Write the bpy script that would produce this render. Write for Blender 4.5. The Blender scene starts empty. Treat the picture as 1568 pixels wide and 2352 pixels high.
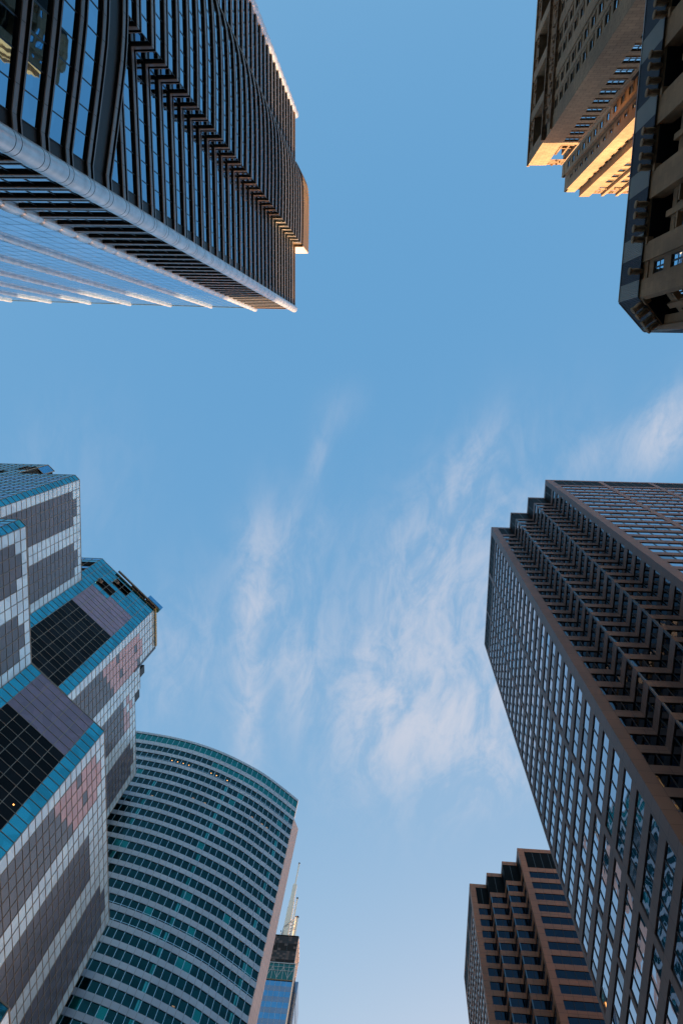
import bpy, math, random
import numpy as np
from mathutils import Matrix, Vector
random.seed(7)
R = math.radians
S = bpy.context.scene
COL = S.collection

# ------------------------------------------------------------------ camera
CAMZ = 1.6
F = 1568.0
CX, CY = 784.0, 1176.0
def unit(a):
    a = np.array(a, float); return a/np.linalg.norm(a)
ZA = unit([910-CX, 847-CY, F])
YA = unit([-108.0, (F*F+(910-CX)*-108.0)/-(847-CY), F])
XA = np.cross(YA, ZA)
MM = np.array([XA, YA, ZA])          # camera (right, down, forward) -> world
cam = bpy.data.cameras.new('camera'); camo = bpy.data.objects.new('camera', cam); COL.objects.link(camo)
r_, u_, b_ = MM[:, 0], -MM[:, 1], -MM[:, 2]
camo.matrix_world = Matrix(((r_[0], u_[0], b_[0], 0), (r_[1], u_[1], b_[1], 0), (r_[2], u_[2], b_[2], CAMZ), (0, 0, 0, 1)))
cam.sensor_fit = 'HORIZONTAL'; cam.sensor_width = 24; cam.lens = 24
cam.clip_end = 6000; cam.clip_start = 0.1
S.camera = camo
def project(p):
    c = MM.T @ np.array(p, float)
    if c[2] <= 0.01: return None
    return c[0]/c[2]*F+CX, c[1]/c[2]*F+CY

# ------------------------------------------------------------------ materials
def newmat(name):
    m = bpy.data.materials.new(name); m.use_nodes = True
    nt = m.node_tree; nt.nodes.clear()
    o = nt.nodes.new('ShaderNodeOutputMaterial'); b = nt.nodes.new('ShaderNodeBsdfPrincipled')
    nt.links.new(b.outputs[0], o.inputs[0])
    return m, nt, b
def N(nt, t, **k):
    n = nt.nodes.new(t)
    for a, v in k.items(): setattr(n, a, v)
    return n
def plain(name, col, rough=.6, metal=0, spec=.5, var=.0, scale=.3, bump=0, bscale=2):
    m, nt, b = newmat(name)
    b.inputs['Base Color'].default_value = (*col, 1); b.inputs['Roughness'].default_value = rough
    b.inputs['Metallic'].default_value = metal; b.inputs['Specular IOR Level'].default_value = spec
    tc = N(nt, 'ShaderNodeTexCoord')
    if var:
        n = N(nt, 'ShaderNodeTexNoise'); n.inputs['Scale'].default_value = scale; n.inputs['Detail'].default_value = 6
        nt.links.new(tc.outputs['Object'], n.inputs['Vector'])
        mr = N(nt, 'ShaderNodeMapRange'); mr.inputs[1].default_value = .3; mr.inputs[2].default_value = .7
        mr.inputs[3].default_value = 1-var; mr.inputs[4].default_value = 1+var
        nt.links.new(n.outputs[0], mr.inputs[0])
        vm = N(nt, 'ShaderNodeVectorMath', operation='SCALE'); vm.inputs[0].default_value = col
        nt.links.new(mr.outputs[0], vm.inputs['Scale']); nt.links.new(vm.outputs[0], b.inputs['Base Color'])
    if bump:
        n2 = N(nt, 'ShaderNodeTexNoise'); n2.inputs['Scale'].default_value = bscale; n2.inputs['Detail'].default_value = 3
        nt.links.new(tc.outputs['Object'], n2.inputs['Vector'])
        bp = N(nt, 'ShaderNodeBump'); bp.inputs['Strength'].default_value = bump; bp.inputs['Distance'].default_value = .05
        nt.links.new(n2.outputs[0], bp.inputs['Height']); nt.links.new(bp.outputs[0], b.inputs['Normal'])
    return m
def stone(name, col, bw, bh, mort=.02, mcol=.5, rough=.75, var=.12, tile=.06, bump=.3, stain=0):
    """cladding: block joints from a brick texture on (x+y, z), per-block tone, weathering"""
    m, nt, b = newmat(name)
    tc = N(nt, 'ShaderNodeTexCoord'); sp = N(nt, 'ShaderNodeSeparateXYZ'); nt.links.new(tc.outputs['Object'], sp.inputs[0])
    ad = N(nt, 'ShaderNodeMath', operation='ADD'); nt.links.new(sp.outputs[0], ad.inputs[0]); nt.links.new(sp.outputs[1], ad.inputs[1])
    cb = N(nt, 'ShaderNodeCombineXYZ'); nt.links.new(ad.outputs[0], cb.inputs[0]); nt.links.new(sp.outputs[2], cb.inputs[1])
    br = N(nt, 'ShaderNodeTexBrick'); nt.links.new(cb.outputs[0], br.inputs['Vector'])
    br.offset = 0.0 if bw > 1.2 else .5
    br.inputs['Scale'].default_value = 1; br.inputs['Brick Width'].default_value = bw; br.inputs['Row Height'].default_value = bh
    br.inputs['Mortar Size'].default_value = mort; br.inputs['Mortar Smooth'].default_value = .2
    br.inputs['Color1'].default_value = (*[c*(1-tile) for c in col], 1); br.inputs['Color2'].default_value = (*[c*(1+tile) for c in col], 1)
    br.inputs['Mortar'].default_value = (*[c*mcol for c in col], 1)
    n = N(nt, 'ShaderNodeTexNoise'); n.inputs['Scale'].default_value = .22; n.inputs['Detail'].default_value = 8; n.inputs['Roughness'].default_value = .62
    mp = N(nt, 'ShaderNodeMapping'); mp.inputs['Scale'].default_value = (1, 1, .35)
    nt.links.new(tc.outputs['Object'], mp.inputs[0]); nt.links.new(mp.outputs[0], n.inputs['Vector'])
    mr = N(nt, 'ShaderNodeMapRange'); mr.inputs[1].default_value = .3; mr.inputs[2].default_value = .7
    mr.inputs[3].default_value = 1-var; mr.inputs[4].default_value = 1+var; nt.links.new(n.outputs[0], mr.inputs[0])
    vm = N(nt, 'ShaderNodeVectorMath', operation='SCALE'); nt.links.new(br.outputs[0], vm.inputs[0]); nt.links.new(mr.outputs[0], vm.inputs['Scale'])
    nt.links.new(vm.outputs[0], b.inputs['Base Color'])
    b.inputs['Roughness'].default_value = rough
    bp = N(nt, 'ShaderNodeBump'); bp.inputs['Strength'].default_value = bump; bp.inputs['Distance'].default_value = .03
    nt.links.new(br.outputs['Fac'], bp.inputs['Height']); bp.invert = True
    nt.links.new(bp.outputs[0], b.inputs['Normal'])
    return m
def mirror(name, col, rough=.03, wave=.02, scale=.35, metal=1.0, spec=.5, var=.06):
    """coated glass: tinted mirror with the slight pillowing of real panes"""
    m, nt, b = newmat(name)
    b.inputs['Base Color'].default_value = (*col, 1); b.inputs['Metallic'].default_value = metal
    b.inputs['Roughness'].default_value = rough; b.inputs['Specular IOR Level'].default_value = spec
    tc = N(nt, 'ShaderNodeTexCoord')
    n = N(nt, 'ShaderNodeTexNoise'); n.inputs['Scale'].default_value = scale; n.inputs['Detail'].default_value = 2
    nt.links.new(tc.outputs['Object'], n.inputs['Vector'])
    bp = N(nt, 'ShaderNodeBump'); bp.inputs['Strength'].default_value = 1; bp.inputs['Distance'].default_value = wave
    nt.links.new(n.outputs[0], bp.inputs['Height']); nt.links.new(bp.outputs[0], b.inputs['Normal'])
    if var:
        v = N(nt, 'ShaderNodeTexVoronoi'); v.inputs['Scale'].default_value = .45
        nt.links.new(tc.outputs['Object'], v.inputs['Vector'])
        sx = N(nt, 'ShaderNodeSeparateColor'); nt.links.new(v.outputs['Color'], sx.inputs[0])
        mr = N(nt, 'ShaderNodeMapRange'); mr.inputs[3].default_value = 1-var; mr.inputs[4].default_value = 1+var
        nt.links.new(sx.outputs[0], mr.inputs[0])
        vm = N(nt, 'ShaderNodeVectorMath', operation='SCALE'); vm.inputs[0].default_value = col
        nt.links.new(mr.outputs[0], vm.inputs['Scale']); nt.links.new(vm.outputs[0], b.inputs['Base Color'])
    return m
def emit(name, col, s):
    m, nt, b = newmat(name)
    b.inputs['Base Color'].default_value = (*col, 1); b.inputs['Emission Color'].default_value = (*col, 1); b.inputs['Emission Strength'].default_value = s
    return m

M = {}
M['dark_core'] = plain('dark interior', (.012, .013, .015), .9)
M['black_panel'] = plain('black metal infill', (.012, .012, .013), .45, 0, .4, .2, .4)
M['soffit'] = plain('bronze soffit darkened for shade', (.040, .029, .022), .55, 0, .3, .15, .5)  # shade under the bands and in grooves painted as darker metal; also joints
M['spandrel_metal'] = plain('grey bronze spandrel metal', (.25, .215, .20), .33, .35, .5, .12, .35, .05, 1.2)
M['ribbon_glass'] = mirror('blue ribbon glass', (.22, .42, .57), .02, .012, .3)
M['mullion_dark'] = plain('dark mullion', (.02, .02, .022), .4, .3)
M['tube'] = plain('brushed column metal', (.74, .70, .70), .36, .8, .5, .16, .9, .03, 1.5)
M['tube_joint'] = plain('column joint', (.14, .13, .13), .6, .3)
M['curtain_glass'] = mirror('pale blue curtain glass', (.42, .64, .84), .10, .006, .25, 1.0, .5, .14)
M['curtain_mullion'] = plain('blue grey mullion', (.16, .22, .28), .4, .3)
M['curtain_spandrel'] = mirror('grey blue curtain spandrel glass', (.50, .70, .86), .2, .004, .25)
M['bronze'] = plain('bronze screen metal', (.20, .135, .08), .5, .4, .5, .15, .3)
M['concrete'] = plain('grey roof membrane', (.18, .18, .18), .9, 0, .3, .15, .2)
M['granite'] = stone('brown granite cladding', (.19, .112, .088), 1.45, 1.5, .025, .45, .5, .14, .07, .2)
M['granite_b'] = stone('reddish brown granite cladding', (.37, .165, .085), 1.5, 1.5, .035, .4, .5, .16, .08, .2)
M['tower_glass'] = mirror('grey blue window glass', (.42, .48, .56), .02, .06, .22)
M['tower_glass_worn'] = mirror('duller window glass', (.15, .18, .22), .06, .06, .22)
M['tower_glass_shade'] = mirror('window glass darkened for shade', (.05, .068, .088), .03, .06, .22)  # shade and dark reflections of the saw-tooth recess put into the colour
M['tower_glass_b'] = mirror('dark blue window glass', (.018, .03, .045), .03, .03, .3)
M['louver'] = plain('dark louver', (.005, .007, .009), .55, 0, .06, .2, .5)
M['louver_line'] = plain('louver edge', (.04, .055, .065), .5, .2)
M['teal_glass'] = mirror('dark teal glass', (.002, .042, .048), .05, .015, .3, .8, .4, .2)
M['teal_mid'] = mirror('green teal glass', (.004, .17, .16), .12, .02, .3, .8, .6, .15)
M['teal_pale'] = mirror('pale teal glass', (.02, .28, .30), .2, .02, .3, .5, .6, .15)
M['white_metal'] = plain('pale grey metal panel', (.36, .455, .555), .4, .15, .5, .12, .12)
M['white_mullion'] = plain('pale blue mullion', (.40, .62, .76), .35, .5)
M['corner_metal'] = plain('blue grey corner mullion', (.10, .17, .22), .3, .6)
M['joint'] = plain('panel joint', (.14, .13, .17), .7)
M['pale_stone'] = stone('pale pink stone', (.66, .54, .52), 1.5, 2.0, .04, .6, .7, .05, .03, .15)
M['lamp'] = emit('warm ceiling lamp', (1, .40, .10), 1.2)
M['lit'] = emit('dim lit office', (.9, .45, .2), .035)
M['g_pale'] = mirror('pale mirror panel', (.74, .90, .97), .24, .01, .3, .38, .8, .12)
M['g_grey'] = mirror('slate grey glass panel', (.105, .110, .142), .18, .02, .3, 0, .7, .16)
M['g_teal'] = mirror('teal mirror glass', (.05, .36, .43), .05, .01, .3, .95, .5, .18)
M['g_blue'] = mirror('deep blue mirror glass', (.12, .36, .55), .04, .01, .3, .95)
M['g_lav'] = mirror('lavender glass panel', (.22, .18, .29), .16, .02, .3, 0, .7, .14)
M['g_black'] = plain('black vision glass', (.003, .003, .004), .12, 0, .08)
M['g_black_b'] = mirror('black glass with a blind behind', (.007, .008, .011), .1, .02, .3, 0, .10, .2)
M['sunlit_rail'] = plain('rail metal painted sunlit gold', (.55, .38, .13), .4, .3)  # lit copy of the bronze rail, warm sunlight put into its colour
M['g_pink'] = mirror('pink glass panel', (.60, .42, .46), .2, .02, .3, 0, .6, .12)
M['g_mull'] = plain('tan mullion', (.27, .225, .18), .45, .5)
M['limestone'] = stone('brown limestone', (.36, .245, .145), 1.15, .62, .03, .5, .8, .28, .12, .5)
M['limestone_dark'] = stone('weathered dark limestone', (.36, .225, .12), 1.0, .7, .012, .7, .8, .3, .08, .3)
M['carved'] = plain('carved limestone ornament', (.26, .165, .095), .8, 0, .3, .45, 1.6, 1.0, 1.8)
M['sash'] = plain('dark window frame', (.015, .016, .02), .5)
M['old_glass'] = mirror('old sash glass', (.45, .70, .85), .03, .03, .5)
M['screen_dark'] = plain('dark slate ribbed metal', (.055, .062, .085), .6, 0, .25, .08, .3)
M['screen_light'] = plain('light grey ribbed metal', (.36, .38, .37), .6, 0, .3, .06, .3)
M['deep_glass'] = mirror('deep blue curtain wall glass', (.12, .32, .52), .05, .02, .2, .9)
M['deep_spandrel'] = mirror('violet grey spandrel', (.22, .28, .38), .15, .02, .2, .8)
M['green_glass'] = mirror('green crown glass', (.03, .14, .13), .08, .02, .2, .7)
M['black_metal'] = plain('black aluminium', (.030, .024, .024), .5, .3, .5, .3, .15)
M['brown_metal'] = plain('brown grille panel', (.10, .065, .055), .5, .2, .5, .2, .5)
M['white_paint'] = plain('white antenna paint', (.92, .86, .72), .5, 0, .5, .04, .2)
M['steel'] = plain('galvanised steel', (.42, .40, .38), .4, .6)
M['asphalt'] = plain('asphalt', (.05, .05, .052), .9, 0, .3, .25, .5, .3, 8)
M['paving'] = plain('concrete paving', (.24, .23, .22), .85, 0, .3, .15, .6, .2, 5)
M['earth'] = plain('city ground', (.14, .135, .13), .9, 0, .3, .15, .05)
M['paint'] = plain('road paint', (.7, .7, .66), .7)
M['context'] = stone('shade block masonry', (.32, .26, .22), 3.0, 3.6, .5, .25, .8, .1, .08, .1)

# ------------------------------------------------------------------ mesh helpers
class MB:
    def __init__(s): s.v = []; s.f = []; s.m = []; s.sm = []
    def face(s, pts, m=0, smooth=False):
        i = len(s.v); s.v.extend([tuple(map(float, p)) for p in pts]); s.f.append(tuple(range(i, i+len(pts)))); s.m.append(m); s.sm.append(smooth)
    def add(s, o):
        i = len(s.v); s.v += o.v; s.f += [tuple(a+i for a in f) for f in o.f]; s.m += o.m; s.sm += o.sm
    def box(s, P, a, b, m=0):
        """P maps local (u,d,z) -> world; a,b opposite corners"""
        (u0, d0, z0), (u1, d1, z1) = a, b
        c = [P(u, d, z) for z in (z0, z1) for u, d in ((u0, d0), (u1, d0), (u1, d1), (u0, d1))]
        for q in ((0, 1, 2, 3), (7, 6, 5, 4), (0, 4, 5, 1), (1, 5, 6, 2), (2, 6, 7, 3), (3, 7, 4, 0)):
            s.face([c[k] for k in q], m)
    def prism(s, poly, z0, z1, m=0, mt=None):
        n = len(poly)
        for i in range(n):
            a, b = poly[i], poly[(i+1) % n]
            s.face([(*a, z0), (*b, z0), (*b, z1), (*a, z1)], m)
        s.face([(*p, z1) for p in poly], m if mt is None else mt); s.face([(*p, z0) for p in reversed(poly)], m)
    def lathe(s, c, prof, seg=24, m=0, mfun=None):
        for i in range(len(prof)-1):
            (r0, z0), (r1, z1) = prof[i], prof[i+1]
            mm = mfun(i) if mfun else m
            for k in range(seg):
                a, b = 2*math.pi*k/seg, 2*math.pi*(k+1)/seg
                s.face([(c[0]+r0*math.cos(a), c[1]+r0*math.sin(a), z0), (c[0]+r0*math.cos(b), c[1]+r0*math.sin(b), z0),
                        (c[0]+r1*math.cos(b), c[1]+r1*math.sin(b), z1), (c[0]+r1*math.cos(a), c[1]+r1*math.sin(a), z1)], mm, True)
        r, z = prof[-1]
        s.face([(c[0]+r*math.cos(2*math.pi*k/seg), c[1]+r*math.sin(2*math.pi*k/seg), z) for k in range(seg)], m)
    def tube(s, p, q, r, seg=6, m=0):
        p, q = Vector(p), Vector(q); d = (q-p).normalized(); a = d.orthogonal().normalized(); b = d.cross(a)
        for k in range(seg):
            t0, t1 = 2*math.pi*k/seg, 2*math.pi*(k+1)/seg
            o0 = a*math.cos(t0)*r+b*math.sin(t0)*r; o1 = a*math.cos(t1)*r+b*math.sin(t1)*r
            s.face([p+o0, p+o1, q+o1, q+o0], m, True)
    def build(s, name, mats, parent, kind=None, label=None):
        me = bpy.data.meshes.new(name)
        o = parent.location if parent else Vector((0, 0, 0))
        me.from_pydata([(v[0]-o[0], v[1]-o[1], v[2]+CAMZ-o[2]) for v in s.v], [], s.f)
        for m in (mats if isinstance(mats, (list, tuple)) else [mats]): me.materials.append(M[m])
        me.polygons.foreach_set('material_index', s.m); me.polygons.foreach_set('use_smooth', s.sm)
        ob = bpy.data.objects.new(name, me); COL.objects.link(ob)
        if parent:
            ob.parent = parent
            if parent.get('_sub'): ob.location = (0, 0, 0)
        if kind: ob['kind'] = kind
        if label: ob['label'] = label
        return ob
def sub(mb, name, mats, part, root, **k):
    ob = mb.build(name, mats, root, **k); ob.parent = part; return ob
def thing(name, loc, label, cat, group=None):
    o = bpy.data.objects.new(name, None); COL.objects.link(o); o.location = (loc[0], loc[1], 0)
    o.empty_display_size = 5
    o['label'] = label; o['category'] = cat
    if group: o['group'] = group
    return o
def side(p, q):
    """outward normal: the side of p->q where the camera stands"""
    t = unit([q[0]-p[0], q[1]-p[1]]); n = np.array([t[1], -t[0]])
    if np.dot(n, [-p[0], -p[1]]) < 0: n = -n
    return t, n
def frame(p, q, n=None):
    t, nn = side(p, q)
    if n is not None: nn = np.array(n, float)
    p = np.array(p, float); L = math.dist(p, q)
    def P(u, d, z): return (p[0]+t[0]*u+nn[0]*d, p[1]+t[1]*u+nn[1]*d, z)
    return P, L, nn
def offs(poly, d, sgn=1):
    """mitred offset of an open plan polyline to its right (sgn=1) by d"""
    poly = [np.array(p, float) for p in poly]; out = []
    ns = []
    for i in range(len(poly)-1):
        t = unit(poly[i+1]-poly[i]); ns.append(np.array([t[1], -t[0]])*sgn)
    for i, p in enumerate(poly):
        if i == 0: out.append(p+ns[0]*d)
        elif i == len(poly)-1: out.append(p+ns[-1]*d)
        else:
            m = ns[i-1]+ns[i]; m = m/np.linalg.norm(m); c = max(.25, float(np.dot(m, ns[i]))); out.append(p+m*d/c)
    return out
def sweep(mb, poly, prof, sgn=1, caps=True):
    """prof: list of (d, z, mat of the strip that follows)"""
    L = [offs(poly, p[0], sgn) for p in prof]
    for i in range(len(prof)-1):
        for k in range(len(poly)-1):
            mb.face([(*L[i][k], prof[i][1]), (*L[i][k+1], prof[i][1]), (*L[i+1][k+1], prof[i+1][1]), (*L[i+1][k], prof[i+1][1])], prof[i][2])
    if caps:
        for k in (0, len(poly)-1):
            mb.face([(*L[i][k], prof[i][1]) for i in range(len(prof))], 0)
def resample(poly, step):
    """straight segments cut to about step, keeping corners; returns points"""
    out = [tuple(poly[0])]
    for a, b in zip(poly, poly[1:]):
        n = max(1, round(math.dist(a, b)/step))
        for k in range(1, n+1): out.append((a[0]+(b[0]-a[0])*k/n, a[1]+(b[1]-a[1])*k/n))
    return out
def evenly(poly, step, corner=18):
    """equal panes along curves; sharp corners stay"""
    out = [tuple(poly[0])]; run = [poly[0]]
    def flush(run):
        L = [0]
        for a, b in zip(run, run[1:]): L.append(L[-1]+math.dist(a, b))
        n = max(1, round(L[-1]/step))
        for i in range(1, n+1):
            t = L[-1]*i/n; k = 0
            while k < len(run)-2 and L[k+1] < t-1e-6: k += 1
            f = (t-L[k])/max(1e-6, L[k+1]-L[k]); out.append((run[k][0]+(run[k+1][0]-run[k][0])*f, run[k][1]+(run[k+1][1]-run[k][1])*f))
    for i in range(1, len(poly)):
        run.append(poly[i])
        if i == len(poly)-1: flush(run); break
        a = np.array(poly[i])-np.array(poly[i-1]); b = np.array(poly[i+1])-np.array(poly[i])
        if np.dot(unit(a), unit(b)) < math.cos(math.radians(corner)): flush(run); run = [poly[i]]
    return out
def smooth(poly, n=4):
    P = [np.array(p, float) for p in poly]; P = [2*P[0]-P[1]]+P+[2*P[-1]-P[-2]]; out = []
    for i in range(1, len(P)-2):
        for k in range(n):
            t = k/n
            out.append(tuple(.5*((2*P[i])+(P[i+1]-P[i-1])*t+(2*P[i-1]-5*P[i]+4*P[i+1]-P[i+2])*t*t+(-P[i-1]+3*P[i]-3*P[i+1]+P[i+2])*t**3)))
    out.append(tuple(P[-2])); return out
def pane(mb, A, B, z0, z1, n, m=0, tilt=.003):
    """one flat pane between plan points A,B, set a hair out of true"""
    w = math.dist(A, B); h = z1-z0
    a = random.uniform(-1, 1)*tilt*w/2; b = random.uniform(-1, 1)*tilt*h/2
    def q(pt, s, z, c): return (pt[0]+n[0]*(s*a+c*b), pt[1]+n[1]*(s*a+c*b), z)
    mb.face([q(A, -1, z0, -1), q(B, 1, z0, -1), q(B, 1, z1, 1), q(A, -1, z1, 1)], m)
def select(items, root, name, mats, limit=100):
    """items: (mb, centre, normal2d, area). The ones that show largest become parts, the rest one part."""
    sc = []
    for it in items:
        c = it[1]; p = project(c); d2 = c[0]**2+c[1]**2+c[2]**2
        vis = p is not None and 0 <= p[0] <= 1568 and 0 <= p[1] <= 2352
        cosv = abs(it[2][0]*c[0]+it[2][1]*c[1])/math.sqrt(d2)
        if np.dot(it[2][:2], [-c[0], -c[1]]) < 0: cosv *= .001
        sc.append(((1 if vis else 1e-4)*it[3]*cosv/d2, id(it), it))
    sc.sort(key=lambda a: -a[0])
    for s_, _, it in sc[:limit]: it[0].build(name, mats, root)
    if len(sc) > limit:
        mb = MB()
        for s_, _, it in sc[limit:]: mb.add(it[0])
        mb.build(name, mats, root, kind='stuff')
def gridwall(mb, P, us, zs, holes, depth, d0=0, m=0, mr=0):
    """front skin with real openings and reveals; holes(i,j)->bool"""
    for i in range(len(us)-1):
        for j in range(len(zs)-1):
            u0, u1, z0, z1 = us[i], us[i+1], zs[j], zs[j+1]
            if not holes(i, j):
                mb.face([P(u0, d0, z0), P(u1, d0, z0), P(u1, d0, z1), P(u0, d0, z1)], m)
            else:
                e = d0-depth
                mb.face([P(u0, d0, z0), P(u0, e, z0), P(u0, e, z1), P(u0, d0, z1)], mr)
                mb.face([P(u1, d0, z0), P(u1, e, z0), P(u1, e, z1), P(u1, d0, z1)], mr)
                mb.face([P(u0, d0, z0), P(u1, d0, z0), P(u1, e, z0), P(u0, e, z0)], mr)
                mb.face([P(u0, d0, z1), P(u1, d0, z1), P(u1, e, z1), P(u0, e, z1)], mr)

# ================================================================== dark banded tower (top left)
def banded_tower():
    H = 192.0; NF = 47; p = H/NF
    def s(l): return [(x*H, y*H) for x, y in l]
    root = thing('office_tower', (-60, -40), 'dark banded skyscraper with a fat silver corner column and blue ribbon windows', 'skyscraper')
    arc = smooth([(-.1345, -.166), (-.1338, -.200), (-.1340, -.232), (-.1353, -.2525), (-.1402, -.2655), (-.1456, -.2750)], 5)
    hi = s([(-.1456, -.0835), (-.1456, -.0919), (-.1456, -.166)] + arc + [(-.1456, -.3350)])
    lowc = smooth([(-.1456, -.0919), (-.1388, -.125), (-.1345, -.150), (-.1326, -.178), (-.1326, -.21), (-.1352, -.243), (-.1395, -.2625), (-.1456, -.2750)], 5)
    lo = s([(-.1456, -.0835)] + lowc + [(-.1456, -.3350)])
    hi = hi[:2]+evenly(hi[1:], .0105*H, 12)[1:]; lo = lo[:2]+evenly(lo[1:], .0105*H, 12)[1:]
    f2 = s([(-.1495, -.0808), (-.2042, -.0813)])
    KL = 17
    pw = .0102*H
    def floor(poly, k, sgn, first_black, black=False):
        z0 = k*p
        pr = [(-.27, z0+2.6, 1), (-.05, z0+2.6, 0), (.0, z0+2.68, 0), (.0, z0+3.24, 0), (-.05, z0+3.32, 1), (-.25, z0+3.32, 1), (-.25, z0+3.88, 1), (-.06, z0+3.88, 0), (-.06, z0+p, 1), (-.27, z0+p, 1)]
        mb = MB(); sweep(mb, poly, pr, sgn)
        wb = MB(); g = offs(poly, -.27, sgn); g = [tuple(a) for a in g]
        first = True
        for a, b in zip(g, g[1:]):
            if math.dist(a, b) < .05: continue
            seg = resample([a, b], pw) if math.dist(a, b) > pw*1.6 else [a, b]
            t = unit(np.array(b)-np.array(a)); n = np.array([t[1], -t[0]])*sgn
            for c, d in zip(seg, seg[1:]):
                bl = black or (first and first_black)
                pane(wb, c, d, z0, z0+2.6, n, 1 if bl else 0, .0025)
                e0 = np.array(c)+n*.276
                mb.face([(*(e0-t*.022), z0+2.69), (*(e0+t*.022), z0+2.69), (*(e0+t*.022), z0+3.23), (*(e0-t*.022), z0+3.23)], 1)
                if not bl:
                    q = np.array(c); e = q+t*.07
                    wb.face([(*(q+n*.06), z0), (*(e+n*.06), z0), (*(e+n*.06), z0+2.6), (*(q+n*.06), z0+2.6)], 2)
                    wb.face([(*q, z0), (*(q+n*.06), z0), (*(q+n*.06), z0+2.6), (*q, z0+2.6)], 2)
                    wb.face([(*e, z0), (*(e+n*.06), z0), (*(e+n*.06), z0+2.6), (*e, z0+2.6)], 2)
            first = False
        mb.build('spandrel_band', ['spandrel_metal', 'soffit'], root)
        wb.build('window_band', ['ribbon_glass', 'black_panel', 'mullion_dark'], root)
    for k in range(5, NF-1):
        floor(lo if k < KL else hi, k, -1, True, black=(k == KL-1))
        floor(f2, k, 1, False)
    # dark parapet storey, roof slab, soffit where the lower bay stops
    mb = MB()
    zt = (NF-1)*p
    for poly, sgn in ((hi, -1), (f2, 1)):
        sweep(mb, poly, [(-.6, zt, 0), (-.25, zt, 0), (-.25, H-.9, 0), (0, H-.9, 0), (0, H, 0), (-1.2, H, 0), (-1.2, H-.5, 0)], sgn)
    mb.build('parapet', 'bronze', root)
    # solid body behind the glass
    mb = MB()
    c1 = [tuple(a) for a in offs(hi, -.9, -1)]; c2 = [tuple(a) for a in offs(lo, -.9, -1)]
    back = [(-.56*H, -.3350*H), (-.56*H, -.094*H), (-.2042*H, -.0862*H), (-.1500*H, -.0855*H)]
    mb.prism(c2+back, -1.6, KL*p-.2); mb.prism(c1+back, KL*p-.2, H-.6)
    mb.build('core', 'dark_core', root)
    # podium floors below the detailed ones
    mb = MB(); sweep(mb, lo, [(-.3, -1.6, 0), (-.3, 5*p, 0)], -1); sweep(mb, f2, [(-.3, -1.6, 0), (-.3, 5*p, 0)], 1)
    mb.build('base_wall', 'spandrel_metal', root)
    # raised screen over the curved bay
    mb = MB(); ar = s(arc); HC = H*1.056
    ring = ar+[(-.158*H, -.2750*H), (-.158*H, -.166*H)]
    mb.prism(ring, H-.9, HC, 0, 1)
    fine = resample(ar, .55)
    g = offs(fine, .14, -1)
    for k in range(0, len(fine)-1):
        a, b = fine[k], g[k]
        t = unit(np.array(fine[k+1])-np.array(a))*.09
        mb.face([(*b, H-.8), (b[0]+t[0], b[1]+t[1], H-.8), (b[0]+t[0], b[1]+t[1], HC), (*b, HC)], 0)
        mb.face([(*a, H-.8), (*b, H-.8), (*b, HC), (*a, HC)], 0)
    mb.build('roof_screen', ['bronze', 'concrete'], root)
    mb = MB(); P, L, n = frame((-.1345*H, -.166*H), (-.158*H, -.166*H))
    n = 3
    P2, L2, _ = frame((-.1345*H, -.166*H), (-.158*H, -.166*H), (0, 1))
    mb.box(P2, (.05, .02, H+.2), (L2, .25, HC-.1)); mb.build('screen_end_wall', 'pale_stone', root)
    # columns
    def ringcol(c, r, top):
        mb = MB(); prof = [(r, 4*p)]; mats = []
        z = 4*p
        while z < top-2.2:
            for dz, jr in ((p*.5-.05, 0), (.09, 1), (p*.18, 0), (.09, 1)):
                if jr:
                    prof += [(r-.05, z+.01), (r-.05, z+dz-.01), (r, z+dz)]; mats += [1, 1, 1]
                else:
                    prof += [(r, z+dz)]; mats += [0]
                z += dz
            dz = p-(p*.68+.13); prof += [(r, z+dz)]; mats += [0]; z += dz
        prof += [(r, top-.7), (r*.96, top-.25), (r*.8, top-.05), (r*.4, top)]; mats += [0, 0, 0, 0]
        mb.lathe(c, prof, 40, 0, lambda i: mats[i]); mb.build('corner_column', ['tube', 'tube_joint'], root)
    def barrel(c, r, top, name, bulge=.22, z0=4*p):
        mb = MB(); prof = []
        z = z0; cnt = 0
        while z < top-1:
            for t in (0, .08, .25, .5, .75, .92, 1):
                prof.append((r*(1-bulge)+r*bulge*math.sin(math.pi*max(.0, min(1, t)))**.55, z+t*p*.98))
            z += p
        mb.lathe(c, prof, 18, 0, None); mb.build(name, ['tube', 'tube_joint'], root)
    ringcol((-.1462*H-.30, -.0808*H-.15), .0047*H, H+1.2)
    barrel((-.1450*H-.5, -.3385*H), .0046*H, H+1.6, 'corner_column')
    barrel((-.2070*H, -.0822*H), .0040*H, H+1.0, 'facade_column', .28)
    def f3(x): return (x*H, (-.0822-(-.207-x)*.0215)*H)
    xs = [-.207-.0595*i for i in range(7)]
    for i, x in enumerate(xs[1:]):
        q = f3(x); barrel((q[0], q[1]+.15), .40, H+.8, 'facade_column', .2)
    # curtain wall between the columns
    mb = MB(); gl = MB()
    a, b = f3(-.2080), f3(-.5640); P, L, n = frame(a, b, (0, 1)); P0, _, nn = frame(a, b)
    nu = round(L/1.9)
    for i in range(nu):
        u0, u1 = L*i/nu, L*(i+1)/nu
        for k in range(14, NF):
            z0 = k*p
            A = P0(u0, 0, 0)[:2]; B = P0(u1, 0, 0)[:2]
            pane(gl, A, B, z0, z0+2.5, nn, 0, .0016)
            pane(gl, A, B, z0+2.5, z0+p, nn, 1, .0016)
        if i: gl.box(P0, (u0-.015, 0, 13*p), (u0+.015, .015, H-.3), 2)
    gl.box(P0, (0, -.4, H-.35), (L, .12, H), 2)
    for k in range(14, NF):
        gl.box(P0, (0, 0, k*p-.015), (L, .01, k*p+.015), 2)
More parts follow.
